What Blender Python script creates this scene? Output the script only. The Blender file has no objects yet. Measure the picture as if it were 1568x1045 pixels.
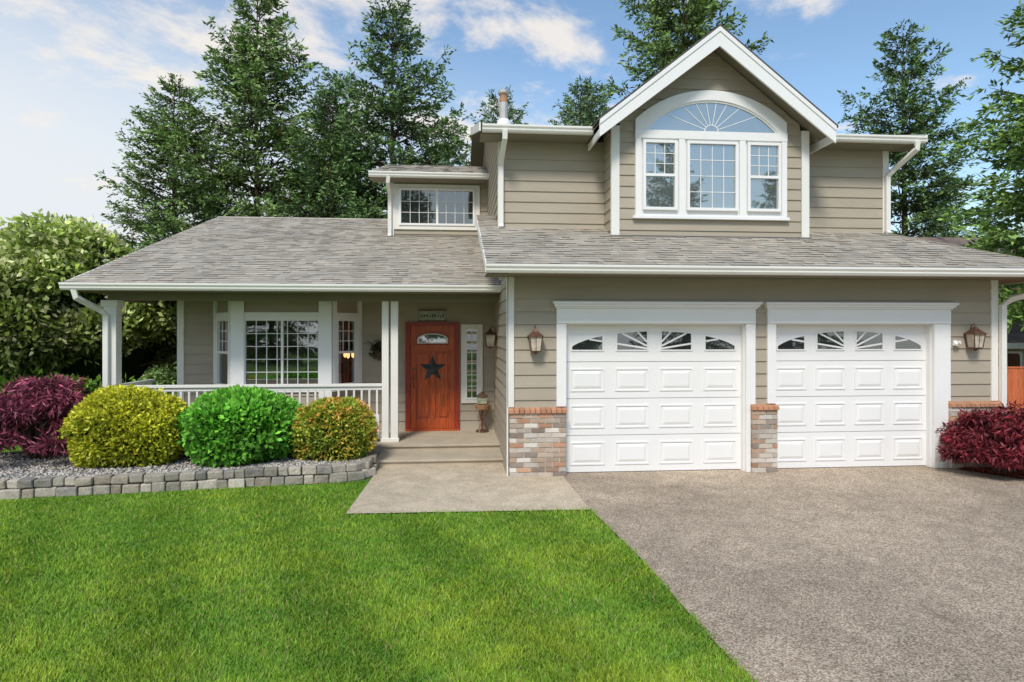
import bpy, math, random
import numpy as np
from mathutils import Vector
random.seed(7); R=np.random.default_rng(11)
D2R=math.radians
sc=bpy.context.scene
# ------------------------------------------------------------------ materials
MATS={}
def nt(m): return m.node_tree.nodes, m.node_tree.links
def M(name, base, rough=.6, spec=.4, var=.0, vscale=3., bump=0., bscale=60., col=False, metallic=0., base2=None, stretch=None, detail=5., fine=0., fscale=80.):
    m=bpy.data.materials.new(name); m.use_nodes=True; n,l=nt(m)
    b=n["Principled BSDF"]; b.inputs["Roughness"].default_value=rough
    b.inputs["Specular IOR Level"].default_value=spec; b.inputs["Metallic"].default_value=metallic
    tc=n.new("ShaderNodeTexCoord"); mp=n.new("ShaderNodeMapping"); l.new(tc.outputs["Object"],mp.inputs["Vector"])
    if stretch: mp.inputs["Scale"].default_value=stretch
    no=n.new("ShaderNodeTexNoise"); no.inputs["Scale"].default_value=vscale; no.inputs["Detail"].default_value=detail
    l.new(mp.outputs[0],no.inputs["Vector"])
    rp=n.new("ShaderNodeValToRGB"); rp.color_ramp.elements[0].position=.3; rp.color_ramp.elements[1].position=.7
    a=[c*(1-var) for c in base]; d=base2 if base2 else [min(1,c*(1+var)) for c in base]
    rp.color_ramp.elements[0].color=(*a,1); rp.color_ramp.elements[1].color=(*d,1)
    l.new(no.outputs["Fac"],rp.inputs["Fac"]); out=rp.outputs["Color"]
    if fine:
        f=n.new("ShaderNodeTexNoise"); f.inputs["Scale"].default_value=fscale; f.inputs["Detail"].default_value=3
        l.new(mp.outputs[0],f.inputs["Vector"])
        mr=n.new("ShaderNodeMapRange"); mr.inputs[1].default_value=.3; mr.inputs[2].default_value=.7
        mr.inputs[3].default_value=1-fine; mr.inputs[4].default_value=1+fine
        l.new(f.outputs["Fac"],mr.inputs[0])
        vm=n.new("ShaderNodeVectorMath"); vm.operation='SCALE'; l.new(out,vm.inputs[0]); l.new(mr.outputs[0],vm.inputs["Scale"]); out=vm.outputs[0]
    if col:
        at=n.new("ShaderNodeAttribute"); at.attribute_name="col"
        mx=n.new("ShaderNodeVectorMath"); mx.operation='MULTIPLY'
        l.new(out,mx.inputs[0]); l.new(at.outputs["Color"],mx.inputs[1]); out=mx.outputs[0]
    l.new(out,b.inputs["Base Color"])
    if bump:
        bn=n.new("ShaderNodeTexNoise"); bn.inputs["Scale"].default_value=bscale; bn.inputs["Detail"].default_value=3
        l.new(mp.outputs[0],bn.inputs["Vector"])
        bp=n.new("ShaderNodeBump"); bp.inputs["Strength"].default_value=bump; bp.inputs["Distance"].default_value=.01
        l.new(bn.outputs["Fac"],bp.inputs["Height"]); l.new(bp.outputs[0],b.inputs["Normal"])
    MATS[name]=m; return m
def leafmat(name, transl=.3, rough=.55, spec=.3):
    m=bpy.data.materials.new(name); m.use_nodes=True; n,l=nt(m)
    b=n["Principled BSDF"]; b.inputs["Roughness"].default_value=rough; b.inputs["Specular IOR Level"].default_value=spec
    at=n.new("ShaderNodeAttribute"); at.attribute_name="col"
    l.new(at.outputs["Color"],b.inputs["Base Color"])
    if transl:
        t=n.new("ShaderNodeBsdfTranslucent"); l.new(at.outputs["Color"],t.inputs["Color"])
        ms=n.new("ShaderNodeMixShader"); ms.inputs[0].default_value=transl
        l.new(b.outputs[0],ms.inputs[1]); l.new(t.outputs[0],ms.inputs[2]); l.new(ms.outputs[0],n["Material Output"].inputs[0])
    MATS[name]=m
def glassmat(name, refl, dark, transp=False):
    m=bpy.data.materials.new(name); m.use_nodes=True; n,l=nt(m)
    n.remove(n["Principled BSDF"])
    g=n.new("ShaderNodeBsdfGlossy"); g.inputs["Roughness"].default_value=.015; g.inputs["Color"].default_value=(.90,.92,.90,1)
    no=n.new("ShaderNodeTexNoise"); no.inputs["Scale"].default_value=1.3
    tc=n.new("ShaderNodeTexCoord"); l.new(tc.outputs["Object"],no.inputs["Vector"])
    bp=n.new("ShaderNodeBump"); bp.inputs["Strength"].default_value=.05; bp.inputs["Distance"].default_value=.05
    l.new(no.outputs["Fac"],bp.inputs["Height"]); l.new(bp.outputs[0],g.inputs["Normal"])
    if transp:
        d=n.new("ShaderNodeBsdfTransparent"); d.inputs["Color"].default_value=(.8,.85,.83,1)
    else:
        d=n.new("ShaderNodeBsdfDiffuse"); d.inputs["Color"].default_value=(*dark,1)
    ms=n.new("ShaderNodeMixShader"); ms.inputs[0].default_value=refl
    l.new(d.outputs[0],ms.inputs[1]); l.new(g.outputs[0],ms.inputs[2]); l.new(ms.outputs[0],n["Material Output"].inputs[0])
    MATS[name]=m
M("siding",(.41,.355,.275),.7,.3,var=.05,vscale=1.2,bump=.12,bscale=30,stretch=(1,1,6),col=True)
M("trim",(.80,.78,.72),.5,.4,var=.03,vscale=2,bump=.04)
M("white",(.84,.83,.81),.45,.4,var=.015,vscale=2,bump=.03)
M("soffit",(.22,.195,.14),.7,.3,var=.05)  # dark tan, darkened further in colour to deepen the porch shade
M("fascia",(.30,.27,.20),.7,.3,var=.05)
M("shingle",(.46,.415,.345),.95,.2,var=.14,vscale=1.1,bump=.8,bscale=220,col=True,fine=.35,fscale=160)
M("brick",(1,1,1),.9,.2,var=.14,vscale=14,bump=.6,bscale=90,col=True)
M("mortar",(.52,.49,.43),.95,.1,var=.1,bump=.4)
M("dark",(.03,.03,.032),.6,.3)
M("flash",(.08,.08,.09),.5,.4)
M("doorwood",(.42,.075,.016),.35,.5,var=.4,vscale=5,stretch=(8,8,.7),bump=.05)
M("doorframe",(.27,.028,.013),.4,.5,var=.2,vscale=4,stretch=(6,6,1))
M("star",(.03,.045,.05),.5,.5,var=.4,vscale=14)
M("bronze",(.16,.085,.055),.45,.5,metallic=.5,var=.3,vscale=20)
M("lampglass",(.55,.47,.38),.2,.6,var=.25,vscale=12)
M("steel",(.55,.52,.48),.4,.5,metallic=.6,var=.2)
M("terracotta",(.42,.24,.13),.8,.3,var=.2)
M("stepconc",(.47,.40,.30),.9,.25,var=.12,vscale=2.5,bump=.5,bscale=120,fine=.2,fscale=110)
M("block",(1,1,1),.95,.15,var=.3,vscale=11,bump=1.,bscale=35,col=True,fine=.2,fscale=60)
M("gravelbed",(.15,.13,.115),.95,.1,var=.5,vscale=28,bump=1.,bscale=45,base2=(.34,.31,.28))
M("mulch",(.20,.05,.025),.95,.1,var=.5,vscale=30,bump=1.,bscale=50)
M("soil",(.09,.16,.03),.95,.1,var=.3,vscale=.4,bump=.6,bscale=30)
M("lawnbase",(.12,.24,.022),.9,.1,var=.25,vscale=.9,bump=1,bscale=120)
M("interior",(.40,.33,.24),.9,.1)
M("curtain",(.7,.68,.62),.9,.1)
M("fence",(.55,.15,.06),.8,.2,var=.25,vscale=5,stretch=(6,1,.8),bump=.2,col=True)
M("nroof",(.27,.20,.17),.95,.2,var=.25,vscale=3,bump=.7,fine=.3,fscale=40)
M("nwall",(.50,.42,.32),.8,.2,var=.05)
M("bark",(.13,.09,.065),.95,.1,var=.4,vscale=8,stretch=(3,3,.6),bump=.8,bscale=30)
M("plaque",(.33,.36,.27),.6,.3,var=.35,vscale=18)
M("redpaint",(.5,.05,.04),.5,.3)
M("leafcore",(.02,.035,.012),1,.0)
leafmat("needle",transl=0); leafmat("leaf",transl=.25,rough=.45); leafmat("grass",transl=.25,rough=.5,spec=.25); leafmat("stone",transl=0,rough=.9)
glassmat("glass_up",.38,(.13,.15,.145)); glassmat("glass_bay",.34,(0,0,0),True); glassmat("glass_dark",.22,(.03,.035,.035))
em=bpy.data.materials.new("bulb"); em.use_nodes=True; b=em.node_tree.nodes["Principled BSDF"]
b.inputs["Emission Color"].default_value=(1,.5,.2,1); b.inputs["Emission Strength"].default_value=3; MATS["bulb"]=em
def aggregate(name,c1,c2,c3,lo=.80,hi=1.20,sc_=105):
    m=bpy.data.materials.new(name); m.use_nodes=True; n,l=nt(m); b=n["Principled BSDF"]
    b.inputs["Roughness"].default_value=.85; b.inputs["Specular IOR Level"].default_value=.2
    tc=n.new("ShaderNodeTexCoord")
    v=n.new("ShaderNodeTexVoronoi"); v.inputs["Scale"].default_value=sc_; l.new(tc.outputs["Object"],v.inputs["Vector"])
    sp=n.new("ShaderNodeSeparateColor"); l.new(v.outputs["Color"],sp.inputs[0])
    rp=n.new("ShaderNodeValToRGB"); e=rp.color_ramp.elements; e[0].position=.05; e[0].color=(*c1,1); e[1].position=.95; e[1].color=(*c3,1)
    x=e.new(.5); x.color=(*c2,1); l.new(sp.outputs[0],rp.inputs[0])
    out=rp.outputs[0]
    for s_,d_,l_,h_ in ((.35,6,lo,hi),(3.5,4,.86,1.14)):
        big=n.new("ShaderNodeTexNoise"); big.inputs["Scale"].default_value=s_; big.inputs["Detail"].default_value=d_; big.inputs["Roughness"].default_value=.62; big.inputs["Distortion"].default_value=.6
        l.new(tc.outputs["Object"],big.inputs["Vector"])
        mr=n.new("ShaderNodeMapRange"); mr.inputs[1].default_value=.33; mr.inputs[2].default_value=.67; mr.inputs[3].default_value=l_; mr.inputs[4].default_value=h_
        l.new(big.outputs["Fac"],mr.inputs[0])
        vm=n.new("ShaderNodeVectorMath"); vm.operation='SCALE'; l.new(out,vm.inputs[0]); l.new(mr.outputs[0],vm.inputs["Scale"]); out=vm.outputs[0]
    l.new(out,b.inputs["Base Color"])
    bp=n.new("ShaderNodeBump"); bp.inputs["Strength"].default_value=.5; bp.inputs["Distance"].default_value=.004; bp.invert=True
    l.new(v.outputs["Distance"],bp.inputs["Height"]); l.new(bp.outputs[0],b.inputs["Normal"])
    MATS[name]=m
aggregate("aggregate",(.21,.155,.105),(.37,.29,.21),(.60,.50,.39),.76,1.22)
aggregate("walkagg",(.42,.33,.225),(.52,.43,.31),(.64,.55,.42),.9,1.1)
# ------------------------------------------------------------------ builders
class MB:
    def __init__(s): s.v=[];s.f=[];s.m=[];s.c=[];s.ml=[]
    def mi(s,k):
        if k not in s.ml: s.ml.append(k)
        return s.ml.index(k)
    def face(s,pts,mat,col=(1,1,1)):
        o=len(s.v); s.v+= [tuple(p) for p in pts]; s.f.append(tuple(range(o,o+len(pts)))); s.m.append(s.mi(mat)); s.c.append(col)
    def prism(s,pts,vec,mat,col=(1,1,1)):
        o=len(s.v); n=len(pts); vx,vy,vz=vec
        s.v+=[tuple(p) for p in pts]; s.v+=[(p[0]+vx,p[1]+vy,p[2]+vz) for p in pts]
        k=s.mi(mat)
        fs=[tuple(range(o+n-1,o-1,-1)),tuple(range(o+n,o+2*n))]+[(o+i,o+(i+1)%n,o+n+(i+1)%n,o+n+i) for i in range(n)]
        for f in fs: s.f.append(f); s.m.append(k); s.c.append(col)
    def box(s,x0,x1,y0,y1,z0,z1,mat,col=(1,1,1)):
        s.prism([(x0,y0,z0),(x1,y0,z0),(x1,y1,z0),(x0,y1,z0)],(0,0,z1-z0),mat,col)
    def lbox(s,F,a0,a1,b0,b1,z0,z1,mat,col=(1,1,1)):
        P=F.p; s.prism([P(a0,b1,z0),P(a1,b1,z0),P(a1,b0,z0),P(a0,b0,z0)],(0,0,z1-z0),mat,col)
    def lpoly(s,F,pts,b0,b1,mat,col=(1,1,1)):
        P=F.p; q=[P(a,b0,z) for a,z in pts]; n=F.n
        s.prism(q,(n[0]*(b1-b0),n[1]*(b1-b0),0),mat,col)
    def frust(s,F,a,b,z0,z1,w0,w1,mat):
        P=F.p
        o=len(s.v); k=s.mi(mat)
        for w,z in ((w0,z0),(w1,z1)):
            s.v+=[P(a-w,b+w,z),P(a+w,b+w,z),P(a+w,b-w,z),P(a-w,b-w,z)]
        for f in [(3,2,1,0),(4,5,6,7)]+[(i,(i+1)%4,4+(i+1)%4,4+i) for i in range(4)]:
            s.f.append(tuple(o+i for i in f)); s.m.append(k); s.c.append((1,1,1))
    def tube(s,pts,r,mat,n=8,rect=None):
        pts=[Vector(p) for p in pts]; k=s.mi(mat); o=len(s.v); N=len(pts)
        rs=r if isinstance(r,(list,tuple)) else [r]*N
        for i,p in enumerate(pts):
            t=(pts[min(i+1,N-1)]-pts[max(i-1,0)]).normalized()
            up=Vector((0,1,0)) if abs(t.y)<.9 else Vector((1,0,0))
            a=t.cross(up).normalized(); b=a.cross(t).normalized()
            for j in range(n):
                th=2*math.pi*(j+.5)/n
                if rect: x,y=((rect[0] if math.cos(th)>0 else -rect[0]),(rect[1] if math.sin(th)>0 else -rect[1]))
                else: x,y=rs[i]*math.cos(th),rs[i]*math.sin(th)
                s.v.append(tuple(p+a*x+b*y))
        for i in range(N-1):
            for j in range(n):
                s.f.append((o+i*n+j,o+i*n+(j+1)%n,o+(i+1)*n+(j+1)%n,o+(i+1)*n+j)); s.m.append(k); s.c.append((1,1,1))
        for e in (tuple(o+j for j in range(n))[::-1],tuple(o+(N-1)*n+j for j in range(n))):
            s.f.append(e); s.m.append(k); s.c.append((1,1,1))
    def done(s,name,parent=None,bevel=0,smooth=False):
        me=bpy.data.meshes.new(name); me.from_pydata(s.v,[],s.f)
        for k in s.ml: me.materials.append(MATS[k])
        me.polygons.foreach_set("material_index",s.m)
        ca=me.color_attributes.new("col",'FLOAT_COLOR','CORNER')
        arr=np.array([c for c,f in zip(s.c,s.f) for _ in f],dtype=np.float32)
        ca.data.foreach_set("color",np.hstack([arr,np.ones((len(arr),1),np.float32)]).ravel())
        me.update()
        ob=bpy.data.objects.new(name,me); sc.collection.objects.link(ob)
        if parent: ob.parent=parent
        if bevel:
            bm=ob.modifiers.new("bevel",'BEVEL'); bm.width=bevel; bm.segments=2; bm.limit_method='ANGLE'
        if smooth:
            me.polygons.foreach_set("use_smooth",[True]*len(me.polygons))
        return ob
class Fr:
    def __init__(s,ox,oy,ux=1,uy=0,oz=0):
        L=math.hypot(ux,uy); s.o=(ox,oy,oz); s.u=(ux/L,uy/L); s.n=(uy/L,-ux/L)
    def p(s,a,b,z): return (s.o[0]+s.u[0]*a+s.n[0]*b, s.o[1]+s.u[1]*a+s.n[1]*b, s.o[2]+z)
def empty(name,loc=(0,0,0)):
    e=bpy.data.objects.new(name,None); sc.collection.objects.link(e); e.location=loc; return e
def siding(mb,F,a0,a1,z0,z1,holes=(),lo=None,hi=None,e=.178,zref=None):
    if zref is None: zref=z0
    lo=lo or (lambda z:a0); hi=hi or (lambda z:a1)
    k=math.floor((z0-zref)/e)
    zb=zref+k*e
    while zb<z1-1e-4:
        zt=zb+e; c=1+random.uniform(-.03,.03); col=(c,c,c)
        br=sorted(set([max(zb,z0),min(zt,z1)]+[h for H in holes for h in (H[2],H[3]) if max(zb,z0)<h<min(zt,z1)]))
        for q0,q1 in zip(br[:-1],br[1:]):
            mid=(q0+q1)/2
            cuts=sorted([(H[0],H[1]) for H in holes if H[2]<=mid<=H[3]])
            segs=[]; left=None
            for c0,c1 in cuts: segs.append((left,c0)); left=c1
            segs.append((left,None))
            for s0,s1 in segs:
                A0=max(lo(q0),a0) if s0 is None else s0; A1=max(lo(q1),a0) if s0 is None else s0
                B0=min(hi(q0),a1) if s1 is None else s1; B1=min(hi(q1),a1) if s1 is None else s1
                if B0-A0<.005: continue
                if B1<A1: A1=B1=(A1+B1)/2
                d=lambda z:.004+.018*(1-(z-zb)/e)
                P=F.p
                mb.face([P(A0,d(q0),q0),P(B0,d(q0),q0),P(B1,d(q1),q1),P(A1,d(q1),q1)],"siding",col)
                if abs(q0-zb)<1e-5: mb.face([P(A0,0,q0),P(B0,0,q0),P(B0,d(q0),q0),P(A0,d(q0),q0)],"siding",col)
        zb=zt
def shingles(mb,O,u,s,length,lo,hi,exp=.145):
    O,u,s=Vector(O),Vector(u).normalized(),Vector(s).normalized(); n=u.cross(s)
    t=0.
    while t<length:
        t1=min(t+exp,length); x=lo((t+t1)/2)-random.uniform(0,.02); X1=hi((t+t1)/2); row=random.uniform(.97,1.03)
        while x<X1:
            w=random.choice([.10,.16,.2,.22,.14,.12]); x1=min(x+w,X1)
            h=random.choice([.006,.006,.014]); sh=random.choice([0,0,.02]) if h>.01 else 0
            c=row*random.uniform(.80,1.13)*(.94 if h<.01 else 1.04); wv=random.uniform(-.03,.04); col=(c*(1+wv),c,c*(1-wv))
            a,b=O+u*x+s*(t-sh),O+u*x1+s*(t-sh); d,e=O+u*x+s*t1,O+u*x1+s*t1
            mb.face([a+n*h,b+n*h,e+n*.002,d+n*.002],"shingle",col)
            mb.face([a-n*.004,b-n*.004,b+n*h,a+n*h],"shingle",(c*.35,)*3)
            x=x1
        t=t1
def gutter(mb,x0,x1,y,z,h=.11):
    pr=[(0,0),(-.085,0),(-.105,.03),(-.105,.05),(-.125,.08),(-.125,h),(-.115,h),(-.115,h-.015),(0,h-.015)]
    mb.prism([(x0,y+a,z+b) for a,b in pr],(x1-x0,0,0),"trim")
def downspout(mb,pts): mb.tube(pts,1,"trim",n=4,rect=(.04,.03))
def window(mb,F,a0,a1,z0,z1,b=.0,fw=.045,nx=0,nz=0,hung=False,glass="glass_up",mun=.011):
    mb.lbox(F,a0,a0+fw,b,b+.055,z0,z1,"white"); mb.lbox(F,a1-fw,a1,b,b+.055,z0,z1,"white")
    mb.lbox(F,a0+fw,a1-fw,b,b+.052,z0,z0+fw,"white"); mb.lbox(F,a0+fw,a1-fw,b,b+.052,z1-fw,z1,"white")
    A0,A1,Z0,Z1=a0+fw,a1-fw,z0+fw,z1-fw
    P=F.p; mb.face([P(A0,b+.012,Z0),P(A1,b+.012,Z0),P(A1,b+.012,Z1),P(A0,b+.012,Z1)],glass)
    if hung:
        zm=(Z0+Z1)/2; mb.lbox(F,A0,A1,b+.014,b+.045,zm-.022,zm+.022,"white")
        zl,zh=zm+.022,Z1
    else: zl,zh=Z0,Z1
    for i in range(1,nx+1):
        x=A0+(A1-A0)*i/(nx+1); mb.lbox(F,x-mun/2,x+mun/2,b+.013,b+.022,zl,zh,"white")
    for j in range(1,nz+1):
        z=zl+(zh-zl)*j/(nz+1); mb.lbox(F,A0,A1,b+.0135,b+.0205,z-mun/2,z+mun/2,"white")
# ------------------------------------------------------------------ HOUSE
house=empty("suburban_house")
FG=Fr(0,9.0); FM=Fr(0,10.77); FB=Fr(0,10.23); FD=Fr(0,14.4); FP=Fr(0,12.0)
mb=MB()
siding(mb,FG,.80,8.08,0,2.84,holes=[(1.57,4.20,-1,2.14),(4.65,7.10,-1,2.14)])
FL=Fr(.75,0,0,-1)
siding(mb,FL,-12.4,-9.03,0,4.2,lo=lambda z:-12.4,hi=lambda z:min(-9.03,-(8.4+(z-2.80)/.35)) )
FR=Fr(8.1,0,0,1); siding(mb,FR,9.03,16,0,2.84)
siding(mb,FM,.81,2.55,3.5,5.25,zref=3.50); siding(mb,FM,5.835,7.56,3.5,5.25,zref=3.5)
siding(mb,FL,-20,-10.83,3.5,6.9,hi=lambda z:min(-10.83,-(10.3+(z-5.22)/.3)),zref=3.5)
FR2=Fr(7.62,0,0,1); siding(mb,FR2,10.8,20,3.5,5.25,zref=3.5)
apx,apz=4.165,6.835
siding(mb,FB,2.66,5.73,3.35,6.66,lo=lambda z:max(2.66,apx-(6.68-z)/.79),hi=lambda z:min(5.73,apx+(6.68-z)/.79),zref=3.5)
siding(mb,Fr(2.55,0,0,-1),-10.80,-10.26,3.3,5.45,zref=3.5); siding(mb,Fr(5.835,0,0,1),10.26,10.80,3.3,5.45,zref=3.5)
siding(mb,FD,-1.33,.75,4.0,5.32,zref=4.0); siding(mb,Fr(-1.41,0,0,-1),-17,-14.45,4.0,5.32)
siding(mb,FP,-4.84,.75,.2,2.66,holes=[(-4.27,-1.73,.7,2.45)])
siding(mb,Fr(-4.9,0,0,-1),-20,-12.05,0,4.6,hi=lambda z:min(-12.05,-(10.35+(z-2.7)/.33)))
mb.done("siding_walls",house)
mb=MB()
mb.box(-4.9,8.1,20,20.1,0,2.8,"siding"); mb.box(.76,7.6,19.9,20,2.8,5.3,"siding")
mb.box(1.2,7.5,9.6,9.7,0,2.6,"dark")
mb.done("rear_walls",house)
mb=MB()
mb.box(.733,.83,8.962,9.0,.97,2.80,"trim"); mb.box(.728,.75,8.962,9.06,0.0,2.80,"trim")
mb.box(8.02,8.13,8.965,9.0,.99,2.84,"trim")
mb.box(.722,.82,10.735,10.80,3.5,5.25,"trim"); mb.box(7.54,7.65,10.735,10.79,3.5,5.25,"trim")
mb.box(2.52,2.655,10.19,10.262,3.40,5.36,"trim"); mb.box(5.735,5.865,10.19,10.262,3.40,5.36,"trim")
mb.box(-1.44,-1.33,14.36,14.44,4.0,5.32,"trim")
mb.box(-4.935,-4.82,11.96,12.04,.2,2.64,"trim")
def cas(a0,a1,z0,z1,b=.045): mb.lbox(FG,a0,a1,-.02,b,z0,z1,"white")
cas(1.43,1.57,.975,2.14); cas(4.20,4.266,0.0,2.14); cas(4.266,4.34,.975,2.14,.043)
cas(4.52,4.65,.985,2.14); cas(7.10,7.17,0.0,2.14); cas(7.17,7.36,.995,2.14,.043); cas(7.17,7.325,0,.995,.043)
for a0,a1 in ((1.43,4.34),(4.52,7.36)):
    mb.lbox(FG,a0,a1,-.02,.05,2.14,2.36,"white")
    mb.lbox(FG,a0-.02,a1+.02,-.02,.075,2.36,2.385,"white")
    mb.lbox(FG,a0-.035,a1+.045,-.02,.10,2.385,2.42,"white")
    mb.lbox(FG,a0-.055,a1+.065,-.02,.13,2.42,2.455,"white")
    mb.lbox(FG,a0+.01,a1-.01,.05,.062,2.15,2.18,"white")
for a0,a1 in ((1.57,4.20),(4.65,7.10)):
    mb.lbox(FG,a0-.03,a0+.012,-.14,-.021,0,2.14,"white"); mb.lbox(FG,a1-.012,a1+.03,-.14,-.021,0,2.14,"white")
    mb.lbox(FG,a0+.012,a1-.012,-.14,-.021,2.122,2.16,"white")
mb.done("trim_boards",house,bevel=.004)
def gdoor(a0,a1,par):
    mb=MB(); gap=.007; Yb=-.15; FGd=FG
    pitch=(a1-a0)/4; pw=.44 if a1-a0>2.5 else .41
    for k in range(4):
        z0=.012+k*.529; z1=z0+.529-gap
        mb.lbox(FGd,a0+.012,a1-.012,Yb,Yb+.035,z0,z1,"white")
        for c in range(4):
            cx=a0+pitch*(c+.5); x0,x1=cx-pw/2-.03,cx+pw/2+.03; p0,p1=z0+.10,z1-.09
            if k<3:
                b=Yb+.035
                for (q0,q1,r0,r1) in ((x0,x1,p0,p0+.022),(x0,x1,p1-.022,p1),(x0,x0+.022,p0+.022,p1-.022),(x1-.022,x1,p0+.022,p1-.022)):
                    mb.lbox(FGd,q0,q1,b,b+.012,r0,r1,"white")
                o=len(mb.v); P=FGd.p; i0=.038; i1=.075
                for (dd,bb) in ((i0,b+.001),(i1,b+.014)):
                    mb.v+=[P(x0+dd,bb,p0+dd),P(x1-dd,bb,p0+dd),P(x1-dd,bb,p1-dd),P(x0+dd,bb,p1-dd)]
                kk=mb.mi("white")
                for f in [(4,5,6,7)]+[(i,(i+1)%4,4+(i+1)%4,4+i) for i in range(4)]:
                    mb.f.append(tuple(o+i for i in f)); mb.m.append(kk); mb.c.append((1,1,1))
            else:
                b=Yb+.035; zc=z0+.17; ctr=(a0+a1)/2; A=2*pitch-.07; B=.265
                arc=lambda x: zc+B*max(0,1-((x-ctr)/A)**2)**.62
                g0,g1=cx-pw/2,cx+pw/2; N=10
                xs=[g0+(g1-g0)*i/N for i in range(N+1)]
                pts=[(g0,zc),(g1,zc)]+[(x,arc(x)) for x in reversed(xs)]
                mb.lpoly(FGd,pts,b+.0005,b+.004,"glass_dark")
                fp=[(g0-.02,zc-.02),(g1+.02,zc-.02)]+[(x,arc(x)+.02) for x in reversed([g0-.02+(g1-g0+.04)*i/N for i in range(N+1)])]
                for i in range(len(fp)):
                    j=(i+1)%len(fp); mb.lpoly(FGd,[fp[i],fp[j],pts[j],pts[i]],b+.0008,b+.014,"white")
                for ang in (16,42,62,118,138,164):
                    dx,dz=math.cos(D2R(ang))*1.0,math.sin(D2R(ang))*.55
                    seg=[]
                    for q in np.linspace(.0,2.5,300):
                        x=ctr+dx*q; z=zc+dz*q
                        if g0<x<g1 and z<arc(x): seg.append((x,z))
                    if len(seg)>3:
                        (xa,za),(xb,zb)=seg[0],seg[-1]; L=math.hypot(xb-xa,zb-za); nx_,nz_=-(zb-za)/L*.013,(xb-xa)/L*.013
                        mb.lpoly(FGd,[(xa-nx_,za-nz_),(xb-nx_,zb-nz_),(xb+nx_,zb+nz_),(xa+nx_,za+nz_)],b+.001,b+.0115,"white")
    mb.lbox(FGd,a0+.012,a1-.012,Yb-.005,Yb+.03,0.0,.012,"dark")
    mb.done("garage_door",par,bevel=.0025)
gdoor(1.57,4.20,house); gdoor(4.65,7.10,house)
mb=MB()
pal=[(.46,.31,.22),(.55,.44,.35),(.36,.29,.24),(.66,.59,.51),(.50,.28,.18),(.34,.26,.21),(.54,.46,.38),(.72,.66,.59),(.48,.36,.27),(.55,.33,.22),(.60,.53,.45)]
def bricks(F,a0,a1,zt):
    ht=zt-.075; rows=13; rh=ht/rows
    mb.lbox(F,a0+.004,a1-.004,-.01,.085,0,ht,"mortar")
    for r in range(rows):
        a=a0-(.10 if r%2 else 0)
        while a<a1-.01:
            q0=max(a,a0); q1=min(a+.195,a1)
            if q1-q0>.02:
                c=random.choice(pal); v=random.uniform(.8,1.2)
                mb.lbox(F,q0+(.0 if q0==a0 else .005),q1-(.0 if q1==a1 else .005),0,.095+random.uniform(-.003,.004),r*rh+.005,(r+1)*rh-.005,"brick",tuple(x*v for x in c))
            a+=.20
    n=max(1,round((a1-a0+.02)/.072)); w=(a1-a0+.03)/n
    for i in range(n):
        v=random.uniform(.8,1.15)
        x0=a0-.015+i*w
        P=F.p; mb.prism([P(x0+.004,0,ht+.002),P(x0+.004,.125,ht+.002),P(x0+.004,.125,ht+.052),P(x0+.004,0,ht+.078)],(F.u[0]*(w-.008),F.u[1]*(w-.008),0),"brick",(.54*v,.27*v,.16*v))
bricks(FG,.762,1.555,.965); bricks(FG,4.270,4.645,.975); bricks(FG,7.33,8.12,.985)
bricks(Fr(8.1,0,0,1),9.0,9.9,.985)
mb.done("brick_wainscot",house,bevel=.003)
mb=MB()
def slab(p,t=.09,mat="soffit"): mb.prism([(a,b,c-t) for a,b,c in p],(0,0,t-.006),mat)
k=.35
gz=lambda y:2.93+k*(y-8.36)
slab([(.42,8.36,gz(8.36)),(8.77,8.36,gz(8.36)),(7.62,10.80,gz(10.80)),(7.62,11.9,gz(11.9)),(.42,11.9,gz(11.9))])
slab([(8.78,8.37,2.93),(8.78,20,2.93),(7.63,20,gz(10.80)),(7.63,10.80,gz(10.80))],mat="nroof")
cs=1/math.hypot(1,k)
shingles(mb,(0,8.32,gz(8.32)),(1,0,0),(0,cs,k*cs),3.65/cs,lambda t:.41,lambda t:(8.80-(1.17)*min(1,max(0,t*cs-.04)/2.41)))
for i in range(20):
    f=i/20; x=8.79-1.16*f; y=8.34+2.44*f; c=random.uniform(.8,1.1)
    mb.prism([(x-.1,y,gz(y)+.006),(x+.09,y,gz(y)-.05),(x+.09-.06,y+.15,gz(y)+.0),(x-.1-.06,y+.15,gz(y+.15)+.012)],(0,0,.012),"shingle",(c,c,c))
k2=.33; pz=lambda y:2.785+k2*(y-10.30)
slab([(-5.86,10.30,pz(10.30)),(.74,10.30,pz(10.30)),(.74,16.6,pz(16.6)),(-5.86,16.6,pz(16.6))])
slab([(-5.86,16.6,pz(16.6)),(.74,16.6,pz(16.6)),(.74,22.5,pz(10.7)),(-5.86,22.5,pz(10.7))],mat="nroof")
cs2=1/math.hypot(1,k2)
shingles(mb,(0,10.26,pz(10.26)),(1,0,0),(0,cs2,k2*cs2),6.34/cs2,lambda t:-5.88,lambda t:.735)
for i in range(26):
    x=-5.87+i*.2; c=random.uniform(.8,1.1)
    if x<-1.5: mb.prism([(x,16.5,pz(16.5)+.01),(x,16.6,pz(16.6)+.025),(x,16.7,pz(16.5)+.01),(x,16.6,pz(16.6)-.03)],(.195,0,0),"shingle",(c,c,c))
k3=.30; uz=lambda y:5.35+k3*(y-10.30)
slab([(.42,10.30,uz(10.30)),(7.93,10.30,uz(10.30)),(7.93,15.6,uz(15.6)),(.42,15.6,uz(15.6))])
slab([(.42,15.6,uz(15.6)),(7.93,15.6,uz(15.6)),(7.93,20.6,uz(10.6)),(.42,20.6,uz(10.6))])
cs3=1/math.hypot(1,k3)
shingles(mb,(0,10.26,uz(10.26)),(1,0,0),(0,cs3,k3*cs3),5.33/cs3,lambda t:.40,lambda t:7.95,exp=.3)
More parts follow.
